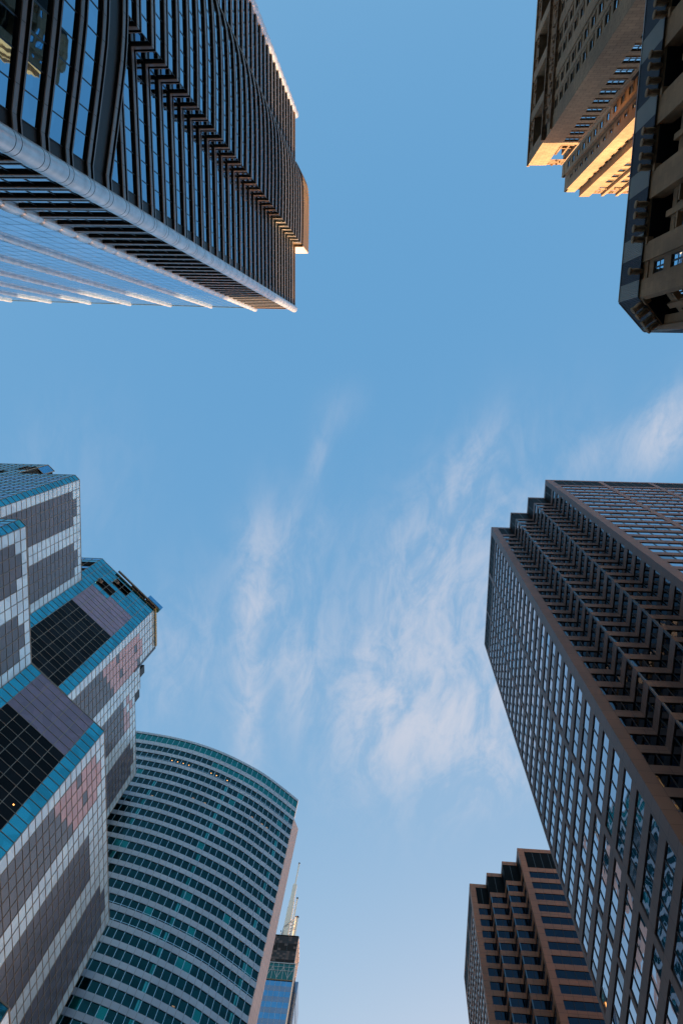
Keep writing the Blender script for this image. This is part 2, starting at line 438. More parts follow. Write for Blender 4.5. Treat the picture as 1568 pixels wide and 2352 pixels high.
    cw = gl.build('curtain_wall', ['curtain_glass', 'curtain_spandrel', 'curtain_mullion'], root)
    mb.face([P0(0, -.02, -1.6), P0(L, -.02, -1.6), P0(L, -.02, 14*p), P0(0, -.02, 14*p)]); mb.build('lower_curtain_wall', 'curtain_glass', root)
    # roof plant at the far end and the north side walls
    mb = MB(); mb.prism([(-.15*H, -.33*H), (-.56*H, -.33*H), (-.56*H, -.095*H), (-.15*H, -.088*H)], H-.6, H-.3); mb.build('roof', 'concrete', root)
    mb = MB(); mb.prism([(-.60*H, -.33*H), (-.5645*H, -.33*H), (-.5645*H, -.0905*H), (-.60*H, -.0912*H)], -1.6, H+.5)
    mb.build('end_wall', 'bronze', root)
banded_tower()

# ================================================================== stepped brown towers (right)
def stepped_tower(H, dy, label, gran, glass, first_floor=2):
    p = .02225*H
    x0 = .1472
    pl = [(.1475, .4128), (.1472, .2275), (.1738, .2275), (.1738, .2046), (.1973, .2046), (.1973, .1811), (.2203, .1811), (.2203, .1545), (.66, .1545)]
    pl = [(x*H, (y+dy)*H) for x, y in pl]
    root = thing('office_tower', (.35*H, (.30+dy)*H), label, 'skyscraper', None)
    NF = 43; zm = NF*p
    dg = -.09
    for k in range(first_floor, NF+1):
        z0 = k*p
        mb = MB()
        if k < NF:
            z1, z2 = z0+.60*p, z0+p
        else: z1, z2 = H-.35*p, H
        if k == NF: sweep(mb, pl, [(dg-.2, z1, 0), (0.0, z1, 0), (0.0, z2, 0), (-.8, z2, 0)], 1); nm = 'parapet'
        else: sweep(mb, pl, [(dg, z1, 0), (0.0, z1, 0), (0.0, z2, 0), (dg, z2, 0)], 1); nm = 'spandrel_band'
        mb.build(nm, gran, root)
    g = offs(pl, dg, 1); items = []; lv = []
    piers = MB()
    # (segment, bay edges as fractions of H from segment start, panes)
    def seg(i, cuts, panes, pierw):
        A, B = np.array(pl[i]), np.array(pl[i+1]); L = np.linalg.norm(B-A)
        P, _, n = frame(tuple(A), tuple(B)); t = unit(B-A); n = np.array([t[1], -t[0]])
        def P(u, d, z): return (A[0]+t[0]*u+n[0]*d, A[1]+t[1]*u+n[1]*d, z)
        for a, b in pierw:
            q = MB(); q.box(P, (max(a*H, 0), dg, -1.6), (min(b*H, L), .006, H+.004)); q.build('pier', gran, root)
        for a, b in cuts:
            a, b = a*H, min(b*H, L-dg) if i in (1, 3, 5) else min(b*H, L)
            for k in range(first_floor, NF+1):
                mb = MB(); z0 = k*p; z1 = z0+.60*p
                if k == NF: z1 = H-.35*p
                for c in range(panes):
                    u0, u1 = a+(b-a)*c/panes, a+(b-a)*(c+1)/panes
                    Aq, Bq = P(u0, dg, 0)[:2], P(u1, dg, 0)[:2]
                    if k == NF:
                        mb.face([P(u0, dg+.04, z0), P(u1, dg+.04, z0), P(u1, dg+.04, z1), P(u0, dg+.04, z1)], 0)
                        if c: mb.box(P, (u0-.05, dg+.04, z0), (u0+.05, dg+.07, z1), 1)
                    else:
                        pane(mb, Aq, Bq, z0, z1, n, 2 if random.random() < .12 else 0, .006)
                        w = .09 if c else .05
                        mb.box(P, (u0-w*.5, dg, z0), (u0+w*.5, dg+.05, z1), 1)
                if k == NF: mb.build('louver_panel', ['louver', 'louver_line'], root)
                else: items.append((mb, P((a+b)/2, dg, (z0+z1)/2), n, (b-a)*(z1-z0), 1 <= i <= 6))
    seg(0, [(.0028, .0548), (.0583, .1117), (.1175, .1748)], 5, [(0, .0028), (.0548, .0583), (.1117, .1175), (.1748, .1853)])
    seg(1, [(.0088, .0266)], 2, [(0, .0088)])
    seg(2, [(0, .0229)], 2, [])
    seg(3, [(0, .0235)], 2, [])
    seg(4, [(0, .0235)], 2, [])
    seg(5, [(0, .0230)], 2, [])
    seg(6, [(0, .0196)], 2, [(.0196, .0266)])
    bays = []; prs = [(0, .0095)]
    for i in range(6):
        bays.append((.0095+.0693*i, .0095+.0693*i+.0628)); prs.append((.0095+.0693*i+.0628, .0095+.0693*(i+1)))
    seg(7, bays, 5, prs)
    saw = [it for it in items if it[4]]; rest = [it for it in items if not it[4]]
    dark = glass if glass.endswith('_b') else 'tower_glass_shade'
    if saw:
        for it in saw:                       # recessed corner takes the glass copy with shade painted in
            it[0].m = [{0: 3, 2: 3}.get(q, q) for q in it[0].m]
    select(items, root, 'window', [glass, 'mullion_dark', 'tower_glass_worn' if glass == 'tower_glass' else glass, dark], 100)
    # outer corner mullions of the saw-tooth
    for i in (3, 5):
        q = g[i]; mb = MB(); P = lambda u, d, z: (q[0]+u, q[1]+d, z)
        mb.box(P, (-.07, -.07, first_floor*p), (.10, .10, zm)); mb.build('corner_mullion', 'corner_metal', root)
    mb = MB(); core = [tuple(a) for a in offs(pl, dg-.5, 1)]
    bk = [(.66*H, (.4128+dy)*H-.6), (pl[0][0]+.7, (.4128+dy)*H-.6)]
    mb.prism(core[1:]+bk, -1.6, H-.5); mb.build('core', 'dark_core', root)
    mb = MB()
    P, L, n = frame(pl[0], (.66*H, (.4128+dy)*H), (0, 1)); mb.box(P, (.0, -.5, -1.6), (L, -.01, H)); mb.build('back_wall', gran, root)
    if first_floor > 0:
        mb = MB(); sweep(mb, pl, [(-.2, -1.6, 0), (-.2, first_floor*p, 0)], 1); mb.build('base_wall', gran, root)
HB = 125.0
stepped_tower(HB, 0, 'nearer and darker of the two brown granite towers with saw tooth corners', 'granite', 'tower_glass')
stepped_tower(HB, .6107, 'reddish brown saw tooth tower partly hidden behind the darker brown tower', 'granite_b', 'tower_glass_b', 8)

# ================================================================== curved teal tower
def curved_tower():
    H = 192.0; p = .0214*H
    arc = [(-.49, .5905), (-.45, .589), (-.4114, .5913), (-.3545, .598), (-.3046, .6084), (-.2549, .626), (-.2054, .6512), (-.1723, .6747), (-.1401, .7013)]
    arc = smooth([(x*H, y*H) for x, y in arc], 8)
    # even spacing by arc length
    L = [0]
    for a, b in zip(arc, arc[1:]): L.append(L[-1]+math.dist(a, b))
    n = round(L[-1]/(.00925*H)); pts = []
    for i in range(n+1):
        s = L[-1]*i/n; k = max(j for j in range(len(L)) if L[j] <= s+1e-6); k = min(k, len(arc)-2)
        f = (s-L[k])/(L[k+1]-L[k]); pts.append((arc[k][0]+(arc[k+1][0]-arc[k][0])*f, arc[k][1]+(arc[k+1][1]-arc[k][1])*f))
    root = thing('office_tower', (-55, 150), 'curved teal glass tower with pale grey bands across its rounded face', 'skyscraper')
    sweepz = []
    rows = [(.9770*H, .9945*H)]          # top row of glass
    c = .9608*H
    while c > 12: rows.append((c-.0067*H, c+.0067*H)); c -= p
    top = H; prev = H
    gi = [tuple(a) for a in offs(pts, -.16, 1)]
    pale = {r: random.random() for r in range(60)}
    for r, (za, zb) in enumerate(rows):
        mb = MB(); sweep(mb, pts, [(-.16, zb, 0), (0, zb, 0), (0, prev, 0), (-.16 if r else -.8, prev, 0)], 1)
        for k in range(1, len(pts)-1):                 # panel joints
            A = np.array(pts[k]); t = unit(np.array(pts[k+1])-A); nn = np.array([t[1], -t[0]])
            if prev-zb > .5:
                mb.face([(*(A-t*.03+nn*.012), zb), (*(A+t*.03+nn*.012), zb), (*(A+t*.03+nn*.012), prev), (*(A-t*.03+nn*.012), prev)], 1)
        mb.build('spandrel_band', ['white_metal', 'joint'], root)
        wb = MB()
        thin = r in (2, 15, 16)
        for k in range(len(gi)-1):
            A, B = np.array(gi[k]), np.array(gi[k+1]); t = unit(B-A); nn = np.array([t[1], -t[0]])
            m = 0
            if r == 0: m = 1
            elif r == 1 and k > len(gi)*.55: m = 1
            elif random.random() < .045: m = 1
            z1 = zb; z0 = za
            pane(wb, A, B, z0, z1, nn, m, .004)
            if r > 2 and (k % 11) == 5 and m == 0 and random.random() < .85:   # drawn blinds either side of a mullion
                for s0, s1 in ((.55, .78), (.84, .97)):
                    a, b = A+t*math.dist(A, B)*s0+nn*.02, A+t*math.dist(A, B)*s1+nn*.02
                    wb.face([(*a, z0+.1), (*b, z0+.1), (*b, z1-.1), (*a, z1-.1)], 3 if random.random() < .6 else 1)
            a, b = A-t*.05, A+t*.05
            wb.face([(*(a+nn*.12), z0), (*(b+nn*.12), z0), (*(b+nn*.12), z1), (*(a+nn*.12), z1)], 2)
            wb.face([(*(a+nn*.12), z0), (*a, z0), (*a, z1), (*(a+nn*.12), z1)], 2)
            wb.face([(*(b+nn*.12), z0), (*b, z0), (*b, z1), (*(b+nn*.12), z1)], 2)
            if thin:
                wb.face([(*(A+nn*.06), z0+.42), (*(B+nn*.06), z0+.42), (*(B+nn*.06), z0+.54), (*(A+nn*.06), z0+.54)], 2)
            if r == 2 and k in (17, 18, 19, 20, 24, 25, 27):
                c0 = A+t*.8+nn*.03
                wb.face([(*(c0-t*.14), z0+1.0), (*(c0+t*.14), z0+1.0), (*(c0+t*.14), z0+1.28), (*(c0-t*.14), z0+1.28)], 4)
            if (r, k) in ((4, 33), (4, 35), (4, 36), (5, 23), (5, 25), (6, 17), (19, 20), (19, 31)):
                c0 = A+t*.9+nn*.03
                wb.face([(*(c0-t*.3), z0+.2), (*(c0+t*.3), z0+.2), (*(c0+t*.3), z0+.5), (*(c0-t*.3), z0+.5)], 5)
        wb.build('window_band', ['teal_glass', 'teal_mid', 'white_mullion', 'teal_pale', 'lamp', 'lit'], root)
        prev = za
    a = (-.1401*H, .7013*H); b = (-.1335*H, .7195*H)
    mb = MB(); mb.prism([a, b, (b[0]-9, b[1]+3), (a[0]-9, a[1]+3)], -1.6, .951*H)
    mb.build('end_wall', 'pale_stone', root)
    mb = MB(); P, LL, n2 = frame(a, (a[0]-9, a[1]+3), (1, 0))
    q = [pts[-1], (pts[-1][0]-.9, pts[-1][1]+.5), (pts[-1][0]-.9, pts[-1][1]+.8), (pts[-1][0]+.02, pts[-1][1]+.35)]
    mb.prism(q, 20, H); mb.build('edge_fin', 'pale_stone', root)
    mb = MB(); core = [tuple(x) for x in offs(pts, -.5, 1)]
    mb.prism(core+[(core[-1][0]-6, core[-1][1]+16), (core[0][0], core[-1][1]+16)], -1.6, H-.5, 0); mb.build('core', 'dark_core', root)
    mb = MB(); mb.prism([(x, y+.8) for x, y in core]+[(core[-1][0]-5, core[-1][1]+16.2), (core[0][0]-.2, core[-1][1]+16.2)], H-.5, H-.3); mb.build('roof', 'concrete', root)
curved_tower()

# ================================================================== mirrored stepped glass complex (left)
def mirrored_complex():
    HA = 165.0; hp = .0119*HA
    root = thing('office_building', (-90, 60), 'mirrored glass building of stepped blocks with slate, lavender, pink and teal panels', 'skyscraper')
    MATS = ['g_pale', 'g_grey', 'g_teal', 'g_lav', 'g_black', 'g_pink', 'g_blue', 'g_black_b', 'lamp']
    def S3(c, r, T):
        q = c % 6
        if q in (0, 5): return 0
        return 1 if r >= (2 if q in (1, 4) else 1) else 0
    def S5(c, r, T):
        if c in (0, 6): return 2
        if T == 0:
            if r < -3: return 2
            if r < -1: return 2 if (c < 3 or r < -2) else 3
            if r == -2 and c == 3: return 4
            return 3 if r < 5 else 4
        return 3 if r < 6 else 4
    def S7(c, r, T):
        if c == 17: return 0
        q = (0, 1, 1, 1, 1, 0, 0, 1, 1, 1, 1, 0, 0, 1, 1, 1, 1, 0)[c]
        if q == 0: return 0
        edge = c in (1, 7, 13, 4, 10, 16)
        lo = 2 if edge else 1
        if r < lo - (4 if T == 0 and c < 6 else 0): return 0
        if c < 5 and r < 11-c: return 5 if (c*7+r*3) % 11 else 1
        if c < 11 and r < 4: return 5 if T == 0 and (c+r) % 5 else 0
        return 1
    def S1(c, r, T): return 6 if (r//2) % 3 else 2
    def S2(c, r, T): return 2
    tiers = [(0, HA, 0), (.0825, .695*HA, 1), (.165, .353*HA, 2)]
    for sx, H, T in tiers:
        def q(x, y): return ((x+sx)*HA, y*HA)
        fac = [(q(-.80, .166), q(-.4859, .166), 24, S1), (q(-.4859, .166), q(-.479, .1734), 1, S2), (q(-.479, .1734), q(-.4865, .334), 12, S3),
               (q(-.4865, .334), q(-.4055, .414), 7, S5), (q(-.4055, .414), q(-.4145, .670), 18, S7)]
        nr = int((H-8)/hp)
        for fi, (a, b, nc, fun) in enumerate(fac):
            P, L, n = frame(a, b)
            if fi == 0: n = np.array([0, -1.])
            t = unit(np.array(b)-np.array(a))
            if fi != 0: n = np.array([t[1], -t[0]]) if np.dot([t[1], -t[0]], [1, -.2]) > 0 else -np.array([t[1], -t[0]])
            def P(u, d, z, a=a, t=t, n=n): return (a[0]+t[0]*u+n[0]*d, a[1]+t[1]*u+n[1]*d, z)
            gl = MB(); mu = MB()
            rlow = int((H+.5)/hp)
            top = 0
            def rows_for(c):
                if T == 0 and fi == 3: return -8
                if T == 0 and fi == 4: return -8 if c < 5 else (-2 if c < 8 else 0)
                if T == 0 and fi == 0: return -8 if c < 17 else 0
                return 0
            for c in range(nc):
                u0, u1 = L*c/nc, L*(c+1)/nc
                A, B = P(u0, 0, 0)[:2], P(u1, 0, 0)[:2]
                for r in range(rows_for(c), rlow):
                    if T == 0 and fi == 3 and ((r in (-4, -3) and c in (1, 2)) or (r in (-7, -6) and c in (2, 3))) and True: 
                        continue
                    if T == 0 and fi == 0 and ((r in (-2, -1) and 13 <= c <= 14) or (r in (-6, -5, -4) and c in (15, 16))): continue
                    m = fun(c, r, T) if r >= 0 or fi in (3, 4) else 2
                    if m == 4 and random.random() < .3: m = 7
                    pane(gl, A, B, H-(r+1)*hp, H-r*hp, n, m, .005)
                    if T == 1 and fi == 3 and c == 5 and r == 13:
                        u = u0+.6*(u1-u0); zz_ = H-(r+.5)*hp
                        gl.face([P(u-.13, .03, zz_-.13), P(u+.13, .03, zz_-.13), P(u+.13, .03, zz_+.13), P(u-.13, .03, zz_+.13)], 8)
                mu.box(P, (u0-.055, .0, -1.6), (u0+.055, .07, H-rows_for(c)*hp+.0))
            mu.box(P, (L-.055, .0, -1.6), (L+.055, .072, H-rows_for(nc-1)*hp))
            for r in range(min(rows_for(c) for c in range(nc)), rlow):
                cs = [c for c in range(nc) if rows_for(c) <= r]
                # runs of columns that reach this row
                st = None
                for c in range(nc+1):
                    if c < nc and rows_for(c) <= r:
                        if st is None: st = c
                    elif st is not None:
                        w = .11 if r == rows_for(st) else .045
                        mu.box(P, (L*st/nc, 0, H-r*hp-w), (L*c/nc, .06, H-r*hp+w)); st = None
            cw = gl.build('curtain_wall', MATS, root)
            sub(mu, 'mullion_grid', 'g_mull', cw, root)
        mb = MB()
        ins = [q(-.80, .1685), q(-.487, .1685), q(-.4815, .1745), q(-.489, .3335), q(-.4075, .414), q(-.4165, .668), q(-.80, .668)]
        mb.prism(ins, -1.6, H-.25); mb.build('core', 'dark_core', root)
        mb = MB(); P, L, n = frame(q(-.4145, .670), q(-.80, .670), (0, 1)); mb.box(P, (0, -.3, -1.6), (L, 0, H)); mb.build('back_wall', 'g_grey', root)
    # crown body, fans behind the openings, rail, corner box, roof notches
    H = HA; HC = HA+8*hp
    def q(x, y): return (x*HA, y*HA)
    mb = MB(); mb.prism([q(-.62, .3385), q(-.4985, .3385), q(-.4160, .4225), q(-.4195, .484), q(-.62, .484)], H-.25, HC-.3); mb.build('crown_core', 'dark_core', root)
    mb = MB(); mb.prism([q(-.62, .3275), q(-.4942, .3275), q(-.4068, .4143), q(-.4100, .484), q(-.62, .484)], HC-.29, HC-.08); mb.build('crown_roof', 'black_panel', root)
    gl = MB(); mu = MB(); P, L, n = frame(q(-.62, .326), q(-.4935, .326)); P = (lambda u, d, z: (-.62*HA+u, .326*HA-d, z)); L = (.62-.4945)*HA
    for c in range(9):
        for r in range(-8, 0):
            if r in (-6, -5, -3) and c in (7, 8): continue
            pane(gl, P(L*c/9, 0, 0)[:2], P(L*(c+1)/9, 0, 0)[:2], H-(r+1)*hp, H-r*hp, (0, -1), 2 if r % 2 else 6, .003)
        mu.box(P, (L*c/9-.05, 0, H), (L*c/9+.05, .07, HC))
    for r in range(-8, 1): mu.box(P, (0, 0, H-r*hp-.05), (L, .06, H-r*hp+.05))
    cw = gl.build('crown_wall', MATS, root); sub(mu, 'mullion_grid', 'g_mull', cw, root)
    a, b = q(-.4935, .326), q(-.4865, .334); t = unit(np.array(b)-np.array(a)); n = np.array([t[1], -t[0]]); L = math.dist(a, b)
    P = lambda u, d, z: (a[0]+t[0]*u+n[0]*d, a[1]+t[1]*u+n[1]*d, z)
    gl = MB(); mu = MB()
    for r in range(-8, 0): pane(gl, a, b, H-(r+1)*hp, H-r*hp, n, 2, .003)
    mu.box(P, (-.06, 0, H), (.06, .08, HC))
    for r in range(-8, 1): mu.box(P, (0, 0, H-r*hp-.05), (L, .06, H-r*hp+.05))
    cw = gl.build('crown_wall', MATS, root); sub(mu, 'mullion_grid', 'g_mull', cw, root)
    # end of the P1 crown
    mb = MB(); mb.prism([q(-.80, .169), q(-.5775, .169), q(-.570, .178), q(-.570, .20), q(-.80, .20)], H-.2, HC-.2); mb.build('crown_core', 'dark_core', root)
    gl = MB(); mu = MB(); a, b = q(-.5775, .166), q(-.567, .1765); t = unit(np.array(b)-np.array(a)); n = np.array([t[1], -t[0]]); L = math.dist(a, b)
    P = lambda u, d, z: (a[0]+t[0]*u+n[0]*d, a[1]+t[1]*u+n[1]*d, z)
    for r in (-8, -7, -6): pane(gl, a, b, H-(r+1)*hp, H-r*hp, n, 6, .002)
    for r in (-8, -5): mu.box(P, (0, 0, H-r*hp-.1), (L, .09, H-r*hp+.1))
    for u in (0, L): mu.box(P, (u-.12, 0, H), (u+.12, .1, HC))
    cw = gl.build('crown_wall', MATS, root); sub(mu, 'mullion_grid', 'g_mull', cw, root)
    mb = MB(); mb.prism([q(-.4135-.03, .4845), q(-.4062, .4845), q(-.4062, .4865), q(-.4135-.03, .4865)], H-.25, HC); mb.build('crown_end_wall', 'g_grey', root)
    for c, z in (((-.4735, .3475), HA+3.0*hp), ((-.4610, .360), HA+6.0*hp)):
        mb = MB(); P = lambda u, d, zz, c=c: (c[0]*HA+u, c[1]*HA+d, zz)
        mb.tube(P(0, 0, z-.2), P(.5, -.5, z+.1), .8, 14); mb.build('exhaust_fan', 'steel', root)
    a, b = q(-.4935, .326), q(-.4055, .414); t = unit(np.array(b)-np.array(a)); n = np.array([t[1], -t[0]]); L = math.dist(a, b)
    P = lambda u, d, z: (a[0]+t[0]*u+n[0]*d, a[1]+t[1]*u+n[1]*d, z)
    mb = MB(); mb.box(P, (L*.28, .35, HC+.1), (L+.5, .75, HC+.7)); mb.box(P, (L*.28, .05, HC-.5), (L, .18, HC-.2)); mb.build('window_washing_rail', 'bronze', root)
    mb = MB(); mb.box(P, (L*.82, -.6, HC+.7), (L+1.4, .9, HC+2.6)); mb.build('roof_box', 'g_blue', root)
    mb = MB(); mb.box(P, (L*.55, -.6, HC+.7), (L*.81, .4, HC+1.4)); mb.build('roof_box', 'g_blue', root)
    P7 = lambda u, d, z: (-.4058*HA-u*.035+d, .414*HA+u, z)
    mb = MB(); mb.box(P7, (-.4, .35, HC-.6), (.068*HA, .6, HC+.3)); mb.build('window_washing_rail', 'sunlit_rail', root)
    for u, r in ((13.2, 2), (18.6, 0)):
        mb = MB(); mb.box(P7, (u, -2.2, H+r*hp), (u+2.3, .15, H+(r+1.6)*hp)); mb.build('roof_vent_housing', 'black_panel', root)
mirrored_complex()

# ================================================================== limestone tower (top right)
def old_window(mb, P, u0, u1, z0, z1, d, style=0):
    """sash window set back at depth d: 0 glass, 1 frame"""
    w = u1-u0
    mb.face([P(u0, d, z0), P(u1, d, z0), P(u1, d, z1), P(u0, d, z1)], 0)
    f = .09
    for a, b, c, e in ((u0, u0+f, z0, z1), (u1-f, u1, z0, z1), (u0+f, u1-f, z0, z0+f), (u0+f, u1-f, z1-f, z1)):
        mb.box(P, (a, d, c), (b, d+.03, e), 1)
    zm = z0+(z1-z0)*.5
    mb.box(P, (u0+f, d, zm-.05), (u1-f, d+.03, zm+.05), 1)
    if style:
        for k in range(1, style+1):
            uu = u0+w*k/(style+1); mb.box(P, (uu-.07, d, z0), (uu+.07, d+.04, z1), 1)
def column_of_windows(wall, items, P, n, ua, ub, wa, wb, z0, z1, pitch, d, hfrac=.58, style=0, sill=True, phase=.2):
    """a vertical strip [ua,ub] at depth d with a window opening [wa,wb] every storey"""
    zs = [z0]; z = z0
    zl = []
    while z+pitch <= z1+.01:
        zl.append((z+pitch*phase, z+pitch*(phase+hfrac))); z += pitch
    for a, b in zl: zs += [a, b]
    zs.append(z1)
    us = [ua, wa, wb, ub]
    if wa-ua < 1e-4: us = [ua, wb, ub]
    gridwall(wall, P, us, zs, lambda i, j: j % 2 == 1 and i == (1 if len(us) == 4 else 0), .15, d)
    for a, b in zl:
        mb = MB(); old_window(mb, P, wa, wb, a, b, d-.145, style)
        if sill: mb.box(P, (wa-.08, d+.002, a-.16), (wb+.08, d+.10, a-.002), 2)
        items.append((mb, P((wa+wb)/2, d, (a+b)/2), n, (wb-wa)*(b-a)))
def ornament(mb, P, u0, u1, z0, z1, d, seed=0):
    """carved relief: scrolls, discs and swags standing off the wall"""
    rnd = random.Random(seed); w = u1-u0; h = z1-z0
    mb.face([P(u0, d, z0), P(u1, d, z0), P(u1, d, z1), P(u0, d, z1)])
    k = max(2, int(w*h/1.1))
    for i in range(k):
        u = rnd.uniform(u0+.2, u1-.2); z = rnd.uniform(z0+.2, z1-.2); r = rnd.uniform(.18, .42)
        N_ = 8; hh = rnd.uniform(.1, .3)
        ring = [(u+r*math.cos(a)*rnd.uniform(.7, 1.2), z+r*math.sin(a)*rnd.uniform(.8, 1.4)) for a in [2*math.pi*t/N_ for t in range(N_)]]
        for t in range(N_):
            a, b = ring[t], ring[(t+1) % N_]
            mb.face([P(a[0], d, a[1]), P(b[0], d, b[1]), P(u+(b[0]-u)*.45, d+hh, z+(b[1]-z)*.45), P(u+(a[0]-u)*.45, d+hh, z+(a[1]-z)*.45)])
        mb.face([P(u+(a[0]-u)*.45, d+hh, z+(a[1]-z)*.45) for a in ring])
T1H = 130.0
def masonry_wing():
    H = T1H; x0 = .1667*H; y0 = -.2675*H; x1 = .2100*H
    root = thing('limestone_tower', (x0+10, y0-40), 'brown limestone tower with tall arched openings under its roof, left of the brightly sunlit tower', 'skyscraper', None)
    MS = ['old_glass', 'sash', 'limestone']
    pitch = H/42.4; ztop = H*.888
    items = []
    # west face (towards the street)
    L = .42*H
    P = lambda u, d, z: (x0-d, y0-u, z); n = (-1, 0)
    wall = MB(); cw = .0145*H
    wall.face([P(0, 0, -1.6), P(cw, 0, -1.6), P(cw, 0, ztop), P(0, 0, ztop)])
    bp = .0475*H; nb = 8
    for i in range(nb):
        a = cw+bp*i; c = a+bp
        po = .011*H
        mid = (a+c-po)/2
        # two window columns with a slim pier between, broad pier after them
        column_of_windows(wall, items, P, n, a, mid-.22, a+.55, mid-.62, 20, ztop, pitch, -.06)
        wall.box(P, (mid-.22, -.3, -1.6), (mid+.22, .0, ztop))
        column_of_windows(wall, items, P, n, mid+.22, c-po, mid+.62, c-po-.5, 20, ztop, pitch, -.06)
        wall.face([P(a, -.06, -1.6), P(c-po, -.06, -1.6), P(c-po, -.06, 20), P(a, -.06, 20)])
        wall.box(P, (c-po, -.4, -1.6), (c, .06, ztop+.0))
    e = cw+bp*nb
    wall.face([P(e, 0, -1.6), P(L, 0, -1.6), P(L, 0, ztop), P(e, 0, ztop)])
    wall.build('street_wall', ['limestone'], root)
    # ledge with carving over the window zone
    mb = MB(); ornament(mb, P, 2.0, L, ztop-3.4, ztop+1.2, .16, 5)
    mb.box(P, (.006, -.1, ztop+1.2), (L, .55, ztop+1.7)); mb.box(P, (.006, -.1, ztop-3.8), (L, .35, ztop-3.5))
    mb.build('carved_ledge', 'carved', root)
    # top zone: piers and tall dark openings
    wall = MB(); zb = ztop+1.7
    wall.box(P, (.006, -3, zb), (cw, .05, H-.004))
    for i in range(nb):
        a = cw+bp*i; c = a+bp; po = .011*H
        wall.box(P, (c-po, -3, zb), (c, .12, H))
        wall.box(P, (a, -2.4, H-2.6), (c-po, -.1, H-.02))
    wall.box(P, (e, -1, zb), (L, 0, H))
    wall.build('top_piers', ['limestone'], root)
    for i in range(nb):
        a = cw+bp*i; c = a+bp; po = .011*H
        mb = MB(); ornament(mb, P, a, c-po, H-2.7, H-.1, -.05, 20+i); mb.build('carved_panel', 'carved', root); mb = MB()
        mb.box(P, (a, -1.2, zb+3.0), (c-po, -.3, zb+3.7)); mb.box(P, (a+.5, -1.0, zb+5.6), (c-po-.5, -.5, zb+5.9))
        mb.build('opening_grille', 'carved', root)
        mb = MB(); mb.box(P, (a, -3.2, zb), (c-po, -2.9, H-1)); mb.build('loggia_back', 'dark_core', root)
    mb = MB(); mb.box(P, (-.1, -.2, H-.02), (L, .22, H+.4)); mb.build('cornice', 'limestone', root)
    # south face (towards +Y), lit near the top
    P = lambda u, d, z: (x0+u, y0+d, z); n = (0, 1); W = x1-x0
    wall = MB(); a = W*.50
    wall.face([P(0, 0, -1.6), P(a, 0, -1.6), P(a, 0, H), P(0, 0, H)])
    zt = H*.915
    column_of_windows(wall, items, P, n, a, W-.15, a+.25, W-.45, 20, zt, pitch, -.02, .56, 2)
    wall.box(P, (W-.15, -.6, -1.6), (W+.02, .03, H))
    wall.build('side_wall', ['limestone'], root)
    mb = MB(); ornament(mb, P, a, W-.15, H-3.2, H-.1, -.06, 77); mb.build('carved_panel', 'carved', root); mb = MB(); mb.box(P, (a+.6, -1.2, zt+2), (a+.9, -.4, H-4.4)); mb.box(P, (W-1.1, -1.2, zt+2), (W-.8, -.4, H-4.4))
    mb.box(P, (a, -1.0, zt+3.4), (W-.15, -.5, zt+3.8)); mb.box(P, (a, -1.0, zt+1), (W-.15, -.3, zt+1.5))
    mb.build('opening_grille', 'carved', root)
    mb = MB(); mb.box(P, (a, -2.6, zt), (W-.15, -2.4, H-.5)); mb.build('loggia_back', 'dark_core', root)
    select(items, root, 'window', MS, 100)
    mb = MB(); mb.prism([(x0+.5, y0-.7), (x0+.5, y0-L+.5), (x0+18, y0-L+.5), (x0+18, y0-9), (x1-.3, y0-9), (x1-.3, y0-.7)], -1.6, H-11); mb.build('core', 'dark_core', root)
    mb = MB(); mb.prism([(x0+3.3, y0-3), (x0+3.3, y0-L+.5), (x0+18, y0-L+.5), (x0+18, y0-9), (x1-.3, y0-9), (x1-.3, y0-3)], H-11, H-.2, 0); mb.build('attic_wall', 'limestone', root)
masonry_wing()

